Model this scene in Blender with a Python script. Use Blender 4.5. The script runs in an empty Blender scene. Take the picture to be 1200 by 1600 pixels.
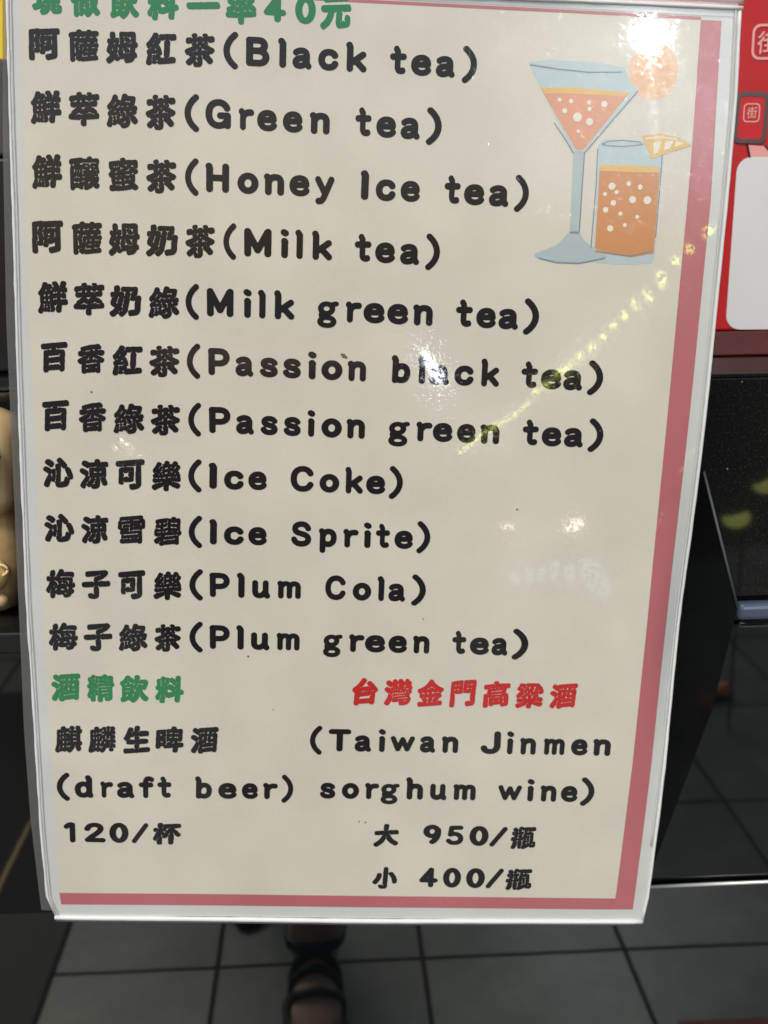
import bpy, bmesh, math, random
import numpy as np
from mathutils import Vector, Matrix
rnd = random.Random(7)
sc = bpy.context.scene
# ---------------- camera ----------------
cam = bpy.data.cameras.new('camera'); co = bpy.data.objects.new('camera', cam); sc.collection.objects.link(co)
co.matrix_world = Matrix(((0.998478, 0.024752, -0.049283, 0), (-0.053819, 0.242184, -0.968737, 0), (-0.012042, 0.969915, 0.243148, 0.997), (0, 0, 0, 1)))
cam.sensor_width = 36; cam.lens = 40.5; cam.clip_start = .02; cam.clip_end = 500
cam.dof.use_dof = True; cam.dof.focus_distance = .474; cam.dof.aperture_fstop = 19
sc.camera = co
# ---------------- daylight ----------------
w = bpy.data.worlds.new('World'); sc.world = w; w.use_nodes = True
nt = w.node_tree; bg = nt.nodes['Background']
sky = nt.nodes.new('ShaderNodeTexSky'); sky.sky_type = 'NISHITA'; sky.sun_disc = False
sky.sun_elevation = math.radians(50); sky.sun_rotation = math.radians(206); sky.air_density = 1.0; sky.dust_density = 3.0
nt.links.new(sky.outputs[0], bg.inputs[0]); bg.inputs[1].default_value = .10
sl = bpy.data.lights.new('sun', 'SUN'); sl.energy = 2.3; sl.angle = math.radians(14); sl.color = (1, .94, .84)
so = bpy.data.objects.new('sun', sl); sc.collection.objects.link(so)
so.rotation_euler = Vector((.30, .60, -.74)).to_track_quat('-Z', 'Y').to_euler()
sc.view_settings.view_transform = 'Standard'; sc.view_settings.look = 'None'; sc.view_settings.exposure = -0.07; sc.view_settings.gamma = 1
sc.cycles.max_bounces = 6; sc.cycles.transparent_max_bounces = 12; sc.cycles.caustics_reflective = False; sc.cycles.caustics_refractive = False
C = sc.collection
# ---------------- helpers ----------------
def tagit(o, label=None, cat=None, group=None, kind=None):
    if label: o['label'] = label
    if cat: o['category'] = cat
    if group: o['group'] = group
    if kind: o['kind'] = kind
    return o
def empty(name, loc=(0, 0, 0), **k):
    o = bpy.data.objects.new(name, None); o.empty_display_size = .02; o.location = loc; C.objects.link(o); return tagit(o, **k)
def link(name, me, mats, parent=None, smooth=False, **k):
    o = bpy.data.objects.new(name, me); C.objects.link(o)
    for m in (mats if isinstance(mats, (list, tuple)) else [mats]): me.materials.append(m)
    if smooth:
        for p in me.polygons: p.use_smooth = True
    if parent:
        o.parent = parent; bpy.context.view_layer.update(); o.matrix_parent_inverse = parent.matrix_world.inverted() if not parent.get('local') else Matrix()
    return tagit(o, **k)
def mesh_of(name, V, F, idx=None):
    me = bpy.data.meshes.new(name); me.from_pydata([tuple(map(float, v)) for v in V], [], F); 
    if idx is not None:
        me.polygons.foreach_set('material_index', idx)
    me.update(); return me
def bmobj(name, bm, mats, parent=None, smooth=False, **k):
    bmesh.ops.recalc_face_normals(bm, faces=bm.faces)
    me = bpy.data.meshes.new(name); bm.to_mesh(me); bm.free(); return link(name, me, mats, parent, smooth, **k)
def box(bm, x0, x1, y0, y1, z0, z1, bev=0):
    r = bmesh.ops.create_cube(bm, size=1, matrix=Matrix.LocRotScale(Vector(((x0+x1)/2, (y0+y1)/2, (z0+z1)/2)), None, Vector((x1-x0, y1-y0, z1-z0))))
    if bev:
        es = {e for v in r['verts'] for e in v.link_edges}
        bmesh.ops.bevel(bm, geom=list(es), offset=bev, segments=3, profile=.5, affect='EDGES')
def boxobj(name, dims, mat, parent=None, bev=0, **k):
    bm = bmesh.new(); box(bm, *dims, bev); return bmobj(name, bm, mat, parent, **k)
def tube(bm, pts, r, n=8, caps=True):
    pts = [Vector(p) for p in pts]; rings = []
    rr = r if isinstance(r, (list, tuple)) else [r]*len(pts)
    up = Vector((.13, .31, .94)).normalized()
    for i, p in enumerate(pts):
        t = (pts[min(i+1, len(pts)-1)]-pts[max(i-1, 0)]).normalized()
        if abs(t.dot(up)) > .96: up = Vector((1, .1, 0)).normalized()
        a = t.cross(up).normalized(); b = t.cross(a)
        rings.append([bm.verts.new(p+(a*math.cos(2*math.pi*k/n)+b*math.sin(2*math.pi*k/n))*rr[i]) for k in range(n)])
    for A, B in zip(rings[:-1], rings[1:]):
        for k in range(n): bm.faces.new((A[k], A[(k+1) % n], B[(k+1) % n], B[k]))
    if caps: bm.faces.new(rings[0]); bm.faces.new(rings[-1][::-1])
def ball(bm, c, r, sx=1, sy=1, sz=1, seg=20):
    bmesh.ops.create_uvsphere(bm, u_segments=seg, v_segments=seg//2+2, radius=r, matrix=Matrix.LocRotScale(Vector(c), None, Vector((sx, sy, sz))))
def lathe(bm, c, prof, n=32):
    rings = []
    for r, z in prof: rings.append([bm.verts.new((c[0]+r*math.cos(2*math.pi*k/n), c[1]+r*math.sin(2*math.pi*k/n), c[2]+z)) for k in range(n)])
    for A, B in zip(rings[:-1], rings[1:]):
        for k in range(n): bm.faces.new((A[k], A[(k+1) % n], B[(k+1) % n], B[k]))
    bm.faces.new(rings[0][::-1]); bm.faces.new(rings[-1])
# ---------------- materials ----------------
def mat(name, col, rough=.5, metal=0, ior=1.5, noise=None, bump=None, emit=None, coat=None, spec=None, alpha=None):
    """noise=(scale, amount 0..1 darker), bump=(scale, strength, distance)"""
    m = bpy.data.materials.new(name); m.use_nodes = True; nt = m.node_tree; N = nt.nodes; b = N['Principled BSDF']
    b.inputs['Base Color'].default_value = (*col, 1); b.inputs['Roughness'].default_value = rough; b.inputs['Metallic'].default_value = metal; b.inputs['IOR'].default_value = ior
    if spec is not None: b.inputs['Specular IOR Level'].default_value = spec
    tc = N.new('ShaderNodeTexCoord')
    if noise:
        t = N.new('ShaderNodeTexNoise'); t.inputs['Scale'].default_value = noise[0]; t.inputs['Detail'].default_value = 5; t.inputs['Roughness'].default_value = .65
        nt.links.new(tc.outputs['Object'], t.inputs['Vector'])
        r = N.new('ShaderNodeMapRange'); r.inputs[1].default_value = .3; r.inputs[2].default_value = .7; r.inputs[3].default_value = 1-noise[1]; r.inputs[4].default_value = 1+noise[1]*.4
        nt.links.new(t.outputs[0], r.inputs[0])
        mx = N.new('ShaderNodeMix'); mx.data_type = 'RGBA'; mx.blend_type = 'MULTIPLY'; mx.inputs[0].default_value = 1; mx.inputs[6].default_value = (*col, 1)
        nt.links.new(r.outputs[0], mx.inputs[7]); nt.links.new(mx.outputs[2], b.inputs['Base Color'])
    if bump:
        t = N.new('ShaderNodeTexNoise'); t.inputs['Scale'].default_value = bump[0]; t.inputs['Detail'].default_value = 4
        nt.links.new(tc.outputs['Object'], t.inputs['Vector'])
        bp = N.new('ShaderNodeBump'); bp.inputs['Strength'].default_value = bump[1]; bp.inputs['Distance'].default_value = bump[2]
        nt.links.new(t.outputs[0], bp.inputs['Height']); nt.links.new(bp.outputs[0], b.inputs['Normal'])
    if coat: b.inputs['Coat Weight'].default_value = coat[0]; b.inputs['Coat Roughness'].default_value = coat[1]
    if emit: b.inputs['Emission Color'].default_value = (*emit[0], 1); b.inputs['Emission Strength'].default_value = emit[1]
    if alpha is not None: b.inputs['Alpha'].default_value = alpha
    return m
def film(name, col, mottle=.05, grain=.03, spec=.5):
    """print under a wrinkled clear plastic film: the film is the glossy coat"""
    m = mat(name, col, rough=.30, spec=spec)
    nt = m.node_tree; N = nt.nodes; b = N['Principled BSDF']; L = nt.links
    tc = N.new('ShaderNodeTexCoord')
    def noise(s, d, rough=.5, dist=0):
        t = N.new('ShaderNodeTexNoise'); t.inputs['Scale'].default_value = s; t.inputs['Detail'].default_value = d; t.inputs['Roughness'].default_value = rough; t.inputs['Distortion'].default_value = dist
        L.new(tc.outputs['Object'], t.inputs['Vector']); return t
    # paper mottling, stains and print grain
    a = noise(22, 4); g = noise(1500, 2)
    def rng(src, lo, hi, a0=.3, a1=.7):
        r = N.new('ShaderNodeMapRange'); r.inputs[1].default_value = a0; r.inputs[2].default_value = a1; r.inputs[3].default_value = lo; r.inputs[4].default_value = hi; L.new(src, r.inputs[0]); return r.outputs[0]
    mul = N.new('ShaderNodeMath'); mul.operation = 'MULTIPLY'; L.new(rng(a.outputs[0], 1-mottle, 1+mottle), mul.inputs[0]); L.new(rng(g.outputs[0], 1-grain, 1+grain), mul.inputs[1])
    mx = N.new('ShaderNodeMix'); mx.data_type = 'RGBA'; mx.blend_type = 'MULTIPLY'; mx.inputs[0].default_value = 1; mx.inputs[6].default_value = (*col, 1)
    L.new(mul.outputs[0], mx.inputs[7]); L.new(mx.outputs[2], b.inputs['Base Color'])
    b.inputs['Coat Weight'].default_value = 1; b.inputs['Coat IOR'].default_value = 1.5
    # scuffs vary the gloss of the film
    s = noise(260, 6, .75, .6)
    vd = N.new('ShaderNodeVectorMath'); vd.operation = 'DISTANCE'; L.new(tc.outputs['Object'], vd.inputs[0]); vd.inputs[1].default_value = (.100, .207, 0)
    wear = rng(vd.outputs['Value'], 1, 0, .02, .12)       # the upper right corner of the sleeve is the most scuffed
    k1 = N.new('ShaderNodeMath'); k1.operation = 'MULTIPLY_ADD'; L.new(wear, k1.inputs[0]); k1.inputs[1].default_value = FILM_FINE; k1.inputs[2].default_value = FILM_FINE*.08
    L.new(rng(s.outputs[0], .02, .10, .5, .78), b.inputs['Coat Roughness'])
    w1 = noise(9, 2); w2 = noise(140, 4, .6); w3 = noise(520, 3, .6)
    def add(p, q, k):
        n = N.new('ShaderNodeMath'); n.operation = 'MULTIPLY_ADD'; L.new(q, n.inputs[0]); n.inputs[1].default_value = k; L.new(p, n.inputs[2]); return n.outputs[0]
    fine = N.new('ShaderNodeMath'); fine.operation = 'MULTIPLY'; L.new(rng(w3.outputs[0], 0, 1, .53, .72), fine.inputs[0]); L.new(k1.outputs[0], fine.inputs[1])
    hsum = add(add(w1.outputs[0], w2.outputs[0], FILM_MID), fine.outputs[0], 1)
    bp = N.new('ShaderNodeBump'); bp.inputs['Strength'].default_value = 1; bp.inputs['Distance'].default_value = FILM_BUMP
    L.new(hsum, bp.inputs['Height']); L.new(bp.outputs[0], b.inputs['Coat Normal'])
    return m
FILM_BUMP = .0006; FILM_MID = .007; FILM_FINE = .11
# ---------- lettering: brush style shapes computed on a grid ----------
def blur(a, s):
    r = int(3*s)+1
    k = np.exp(-np.arange(-r, r+1)**2/(2*s*s)); k /= k.sum()
    a = np.apply_along_axis(lambda m: np.convolve(m, k, 'same'), 0, a)
    return np.apply_along_axis(lambda m: np.convolve(m, k, 'same'), 1, a)

def edt(m):
    n0, n1 = m.shape; BIG = 1e4
    ii = np.arange(n1); r = np.where(m[:, None, :], (ii[:, None]-ii[None, :])[None]**2, BIG).min(2)
    jj = np.arange(n0); return np.sqrt((r[None, :, :]+((jj[:, None]-jj[None, :])**2)[:, :, None]).min(1))
FAT = 5.2
def cjk_field(ch, n=96, fat=None):
    fat = fat or FAT
    """field > 0 inside; fills the unit box"""
    cu = bpy.data.curves.new('glyph', 'FONT'); cu.body = ch; cu.resolution_u = 4
    ob = bpy.data.objects.new('glyph', cu)
    me = ob.to_mesh()
    co = np.array([v.co[:2] for v in me.vertices]); me.calc_loop_triangles()
    tr = np.array([t.vertices[:] for t in me.loop_triangles])
    ob.to_mesh_clear(); bpy.data.objects.remove(ob); bpy.data.curves.remove(cu)
    lo, hi = co.min(0), co.max(0); sp = hi-lo
    if ch == '一':
        lo[1] -= sp[0]*.42; hi[1] += sp[0]*.42; sp = hi-lo
    pad = 14; m = n-2*pad
    P = (co-lo)/sp
    x = P[:, 0]; y = P[:, 1]
    # strokes rise to the right and swell a little, as brush lettering does
    y = y + .10*(x-.5)*(1-.3*abs(y-.5)) + .018*np.sin(x*9+y*4)
    x = x + .03*(y-.5) + .014*np.sin(y*11+len(co))
    Q = np.stack([pad+x*m, pad+y*m], 1)
    ss = 2
    g = np.zeros((n*ss, n*ss), np.float32)
    for t in tr:
        a, b, c = Q[t]*ss
        x0, y0 = np.floor(np.minimum(np.minimum(a, b), c)).astype(int); x1, y1 = np.ceil(np.maximum(np.maximum(a, b), c)).astype(int)+1
        x0 = max(x0, 0); y0 = max(y0, 0)
        X, Y = np.meshgrid(np.arange(x0, x1)+.5, np.arange(y0, y1)+.5)
        d = lambda p, q: (q[0]-p[0])*(Y-p[1])-(q[1]-p[1])*(X-p[0])
        e0, e1, e2 = d(a, b), d(b, c), d(c, a)
        k = ((e0 >= 0) & (e1 >= 0) & (e2 >= 0)) | ((e0 <= 0) & (e1 <= 0) & (e2 <= 0))
        s = g[y0:y1, x0:x1]; s[k[:s.shape[0], :s.shape[1]]] = 1
    g = g.reshape(n, ss, n, ss).mean((1, 3))
    ink = g > .5; d = edt(ink); db = blur(d, .6); lap = np.zeros_like(db)
    lap[1:-1, 1:-1] = db[2:, 1:-1]+db[:-2, 1:-1]+db[1:-1, 2:]+db[1:-1, :-2]-4*db[1:-1, 1:-1]
    ridge = (lap < -.42) & (d > 1.1)
    f = np.minimum(fat-d, edt(ridge)-.85)     # strokes swell until a thin gap is left between them
    f = blur(f, 1.15)+.20
    pad -= int(fat)
    return f, pad

def path(s):
    """'M x y L x y C ..' strings to point lists"""
    out = []; cur = None; tk = s.replace(',', ' ').split(); i = 0; cmd = None
    while i < len(tk):
        if tk[i] in 'MLC': cmd = tk[i]; i += 1
        if cmd == 'M': cur = [(float(tk[i]), float(tk[i+1]))]; out.append(cur); i += 2; cmd = 'L'
        elif cmd == 'L': cur.append((float(tk[i]), float(tk[i+1]))); i += 2
        elif cmd == 'C':
            p0 = cur[-1]; p = [(float(tk[i+2*k]), float(tk[i+2*k+1])) for k in range(3)]; i += 6
            for j in range(1, 9):
                t = j/8; u = 1-t
                cur.append(tuple(u**3*p0[k]+3*u*u*t*p[0][k]+3*u*t*t*p[1][k]+t**3*p[2][k] for k in (0, 1)))
    return out
def ell(cx, cy, rx, ry):
    k = .552
    return f"M {cx+rx} {cy} C {cx+rx} {cy+k*ry} {cx+k*rx} {cy+ry} {cx} {cy+ry} C {cx-k*rx} {cy+ry} {cx-rx} {cy+k*ry} {cx-rx} {cy} C {cx-rx} {cy-k*ry} {cx-k*rx} {cy-ry} {cx} {cy-ry} C {cx+k*rx} {cy-ry} {cx+rx} {cy-k*ry} {cx+rx} {cy} "
LET = {
'l': "M 1.0 9.0 L 1.5 8.2 L 1.5 1.2", 'I': "M 1.1 8.9 L 1.35 8.2 L 1.3 1.2",
'i': "M 1.5 5.7 L 1.3 6.0 M 1.4 5.8 L 1.4 1.2 M 1.1 9.0 L 1.6 8.7",
'k': "M 1.1 9.1 L 1.4 8.3 L 1.4 1.2 M 5.7 6.0 L 2.4 3.5 M 3.3 3.9 L 5.9 1.2",
't': "M 2.4 8.7 L 2.9 7.9 L 2.9 2.7 C 2.9 1.5 3.7 1.2 4.9 1.5 M 1.0 6.1 L 5.2 6.2",
'e': "M 1.6 3.85 L 5.5 3.95 C 5.5 5.5 4.8 6.25 3.5 6.25 C 2.0 6.25 1.2 5.2 1.2 3.7 C 1.2 2.1 2.2 1.15 3.6 1.15 C 4.6 1.15 5.3 1.5 5.6 2.1",
'a': "M 1.3 5.6 C 1.9 6.1 2.6 6.25 3.2 6.25 C 4.5 6.25 5.1 5.6 5.1 4.5 L 5.1 2.0 L 5.7 1.1 M 5.0 3.9 L 3.2 3.75 C 1.8 3.6 1.2 3.1 1.2 2.3 C 1.2 1.5 1.8 1.15 2.6 1.15 C 3.7 1.15 4.6 1.7 5.0 2.6",
'c': "M 5.4 5.2 C 5.1 5.9 4.4 6.25 3.5 6.25 C 2.0 6.25 1.2 5.2 1.2 3.7 C 1.2 2.1 2.1 1.15 3.5 1.15 C 4.5 1.15 5.2 1.5 5.5 2.4",
'r': "M 1.0 6.3 L 1.5 5.6 L 1.5 1.2 M 1.7 4.6 C 2.2 5.7 3.2 6.2 4.6 6.0",
'n': "M 1.0 6.3 L 1.4 5.6 L 1.4 1.2 M 1.5 4.7 C 2.0 5.8 2.7 6.2 3.6 6.2 C 4.9 6.2 5.4 5.5 5.4 4.3 L 5.4 1.2",
'm': "M 1.0 6.3 L 1.3 5.6 L 1.3 1.2 M 1.4 4.9 C 1.8 5.8 2.4 6.2 3.0 6.2 C 4.0 6.2 4.4 5.6 4.4 4.5 L 4.4 1.2 M 4.5 4.9 C 4.9 5.8 5.5 6.2 6.1 6.2 C 7.1 6.2 7.5 5.6 7.5 4.5 L 7.5 1.2",
'u': "M 1.3 6.2 L 1.3 3.1 C 1.3 1.8 1.9 1.2 2.9 1.2 C 3.9 1.2 4.7 1.8 5.1 2.9 M 5.2 6.2 L 5.2 2.2 L 5.8 1.1",
'o': ell(3.4, 3.7, 2.2, 2.5), '0': ell(3.3, 5.0, 2.1, 3.9),
'B': "M 1.3 8.8 L 1.3 1.3 M 1.2 8.8 L 4.2 8.8 C 6.5 8.8 6.5 5.4 4.2 5.3 L 1.6 5.3 M 4.2 5.3 C 7.2 5.2 7.1 1.2 4.4 1.2 L 1.3 1.2",
'P': "M 1.3 8.8 L 1.4 1.2 M 1.2 8.8 L 4.0 8.8 C 7.2 8.8 7.2 4.4 4.0 4.4 L 1.8 4.4",
'G': "M 7.0 7.0 C 6.5 8.2 5.5 8.85 4.4 8.85 C 2.3 8.85 1.2 7.3 1.2 5.0 C 1.2 2.7 2.4 1.15 4.4 1.15 C 5.5 1.15 6.5 1.7 7.0 2.8 M 4.9 4.5 L 7.2 4.5 L 7.2 1.2",
'C': "M 7.0 7.1 C 6.5 8.2 5.5 8.85 4.4 8.85 C 2.3 8.85 1.2 7.3 1.2 5.0 C 1.2 2.7 2.4 1.15 4.4 1.15 C 5.6 1.15 6.6 1.7 7.1 2.9",
'S': "M 6.3 7.2 C 5.8 8.4 4.9 8.85 3.8 8.85 C 2.2 8.85 1.4 8.0 1.4 7.0 C 1.4 5.9 2.3 5.5 3.8 5.1 C 5.4 4.7 6.4 4.2 6.4 3.0 C 6.4 1.8 5.3 1.15 3.8 1.15 C 2.3 1.15 1.4 1.8 1.1 2.9",
'H': "M 1.2 8.9 L 1.4 8.2 L 1.4 1.2 M 6.5 8.8 L 6.5 1.2 M 1.4 5.0 L 6.5 5.0",
'M': "M 1.2 8.8 L 1.3 1.2 M 1.3 8.6 L 4.4 2.4 L 7.4 8.6 M 7.6 8.8 L 7.6 1.2",
'T': "M 1.0 8.7 L 6.6 8.7 M 3.8 8.6 L 3.8 1.2",
'J': "M 5.3 8.9 L 5.4 3.6 C 5.3 1.9 4.4 1.15 3.1 1.15 C 1.9 1.15 1.2 1.8 1.1 2.7",
's': "M 4.8 5.4 C 4.4 6.0 3.8 6.25 3.0 6.25 C 1.9 6.25 1.3 5.8 1.3 5.1 C 1.3 4.3 2.1 4.0 3.1 3.8 C 4.3 3.5 4.9 3.1 4.9 2.3 C 4.9 1.5 4.1 1.15 3.1 1.15 C 2.1 1.15 1.4 1.5 1.1 2.2",
'b': "M 1.0 9.0 L 1.4 8.2 L 1.3 1.1 M 1.5 4.6 C 2.0 5.7 2.7 6.2 3.6 6.2 C 4.9 6.2 5.6 5.2 5.6 3.8 C 5.6 2.2 4.8 1.15 3.5 1.15 C 2.6 1.15 1.9 1.5 1.4 2.1",
'd': "M 5.0 9.0 L 5.4 8.2 L 5.4 1.7 L 5.8 1.1 M 5.3 4.7 C 4.9 5.7 4.2 6.2 3.2 6.2 C 1.9 6.2 1.2 5.1 1.2 3.7 C 1.2 2.1 2.0 1.15 3.2 1.15 C 4.2 1.15 5.0 1.7 5.3 2.7",
'f': "M 5.3 8.4 C 4.2 9.1 2.9 8.9 2.8 7.3 L 2.8 1.2 M 1.0 6.0 L 5.0 6.0",
'h': "M 1.0 9.0 L 1.4 8.2 L 1.4 1.2 M 1.5 4.7 C 2.0 5.8 2.7 6.2 3.6 6.2 C 4.9 6.2 5.4 5.5 5.4 4.3 L 5.4 1.2",
'p': "M 1.0 6.3 L 1.4 5.6 L 1.4 -1.2 M 1.5 4.6 C 2.0 5.7 2.7 6.2 3.6 6.2 C 4.9 6.2 5.6 5.2 5.6 3.8 C 5.6 2.2 4.8 1.15 3.5 1.15 C 2.6 1.15 1.9 1.5 1.5 2.2",
'w': "M 1.0 6.2 L 2.8 1.4 L 4.5 5.8 L 6.2 1.4 L 8.0 6.2",
'y': "M 1.1 6.2 L 3.4 2.0 M 5.9 6.2 L 3.4 0.4 C 2.9 -0.8 2.3 -1.2 1.4 -1.1",
'(': "M 4.0 10.1 C 0.4 7.0 0.3 2.6 4.0 -0.4", ')': "M 1.2 10.1 C 4.8 7.0 4.9 2.6 1.2 -0.4",
'/': "M 6.2 8.9 L 1.0 1.0",
'1': "M 1.0 7.9 C 1.6 8.8 2.4 9.2 3.3 8.9 L 3.3 1.2",
'2': "M 1.2 6.9 C 1.6 8.3 2.6 8.9 3.8 8.9 C 5.4 8.9 6.2 8.0 6.0 6.8 C 5.7 5.2 3.0 3.6 1.3 1.4 L 6.7 1.3",
'4': "M 4.6 8.8 L 4.6 1.2 M 4.5 8.6 L 1.1 3.6 L 6.3 3.5",
'5': "M 5.6 8.8 L 2.1 8.7 L 1.7 5.3 C 3.6 6.2 5.8 5.4 5.8 3.4 C 5.8 1.6 4.4 1.1 3.2 1.15 C 2.2 1.2 1.5 1.5 1.1 2.2",
'9': ell(3.2, 6.5, 2.0, 2.3)+"M 5.2 7.4 C 5.5 4.6 4.9 2.6 3.4 1.2",
'g': ell(3.1, 4.55, 1.75, 1.65)+"M 4.5 5.9 L 5.9 6.3 M 2.0 3.2 C 1.2 2.3 1.6 1.6 2.6 1.55 L 4.0 1.4 C 5.8 1.2 5.9 -1.3 3.4 -1.3 C 0.7 -1.3 0.7 0.8 2.4 1.4",
}
THIN = {'g': .78, '(': .95, ')': .95, '/': .95, 'm': .92, 'w': .85, 's': .92, 'e': .92, 'a': .95, '2': 1., '5': .95}
def latin_field(ch):
    """distance field in cap-height units of 10: returns field, x0, y0, step"""
    R = 1.10*THIN.get(ch, 1.)
    ps = path(LET[ch]); allp = np.array([p for q in ps for p in q])
    st = .22
    x0, y0 = allp.min(0)-R-.5; x1, y1 = allp.max(0)+R+.5
    X, Y = np.meshgrid(np.arange(x0, x1, st), np.arange(y0, y1, st))
    D = np.full(X.shape, 99.)
    for q in ps:
        for a, b in zip(q[:-1], q[1:]):
            vx, vy = b[0]-a[0], b[1]-a[1]; L = vx*vx+vy*vy+1e-9
            t = np.clip(((X-a[0])*vx+(Y-a[1])*vy)/L, 0, 1)
            D = np.minimum(D, np.hypot(X-a[0]-t*vx, Y-a[1]-t*vy))
    return R-D, x0, y0, st
def march(f):
    """filled marching squares: interior cells joined into runs. -> verts (grid units), faces"""
    V = []; F = []; n0, n1 = f.shape; ins = f > 0
    cache = {}
    def vid(key, p):
        if key not in cache: cache[key] = len(V); V.append(p)
        return cache[key]
    for j in range(n0-1):
        i = 0
        while i < n1-1:
            c = (ins[j, i], ins[j, i+1], ins[j+1, i+1], ins[j+1, i])
            if not any(c): i += 1; continue
            if all(c):
                k = i
                while k+1 < n1-1 and ins[j, k+2] and ins[j+1, k+2] and k-i < 6: k += 1
                F.append([vid((j, i), (i, j)), vid((j, k+1), (k+1, j)), vid((j+1, k+1), (k+1, j+1)), vid((j+1, i), (i, j+1))])
                i = k+1; continue
            q = [(j, i), (j, i+1), (j+1, i+1), (j+1, i)]; poly = []
            for a in range(4):
                A, B_ = q[a], q[(a+1) % 4]; fa, fb = f[A], f[B_]
                if fa > 0: poly.append(vid(A, (A[1], A[0])))
                if (fa > 0) != (fb > 0):
                    t = fa/(fa-fb); key = (min(A, B_), max(A, B_))
                    poly.append(vid(key, (A[1]+(B_[1]-A[1])*t, A[0]+(B_[0]-A[0])*t)))
            if len(poly) > 2: F.append(poly)
            i += 1
    return np.array(V, float), F
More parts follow.
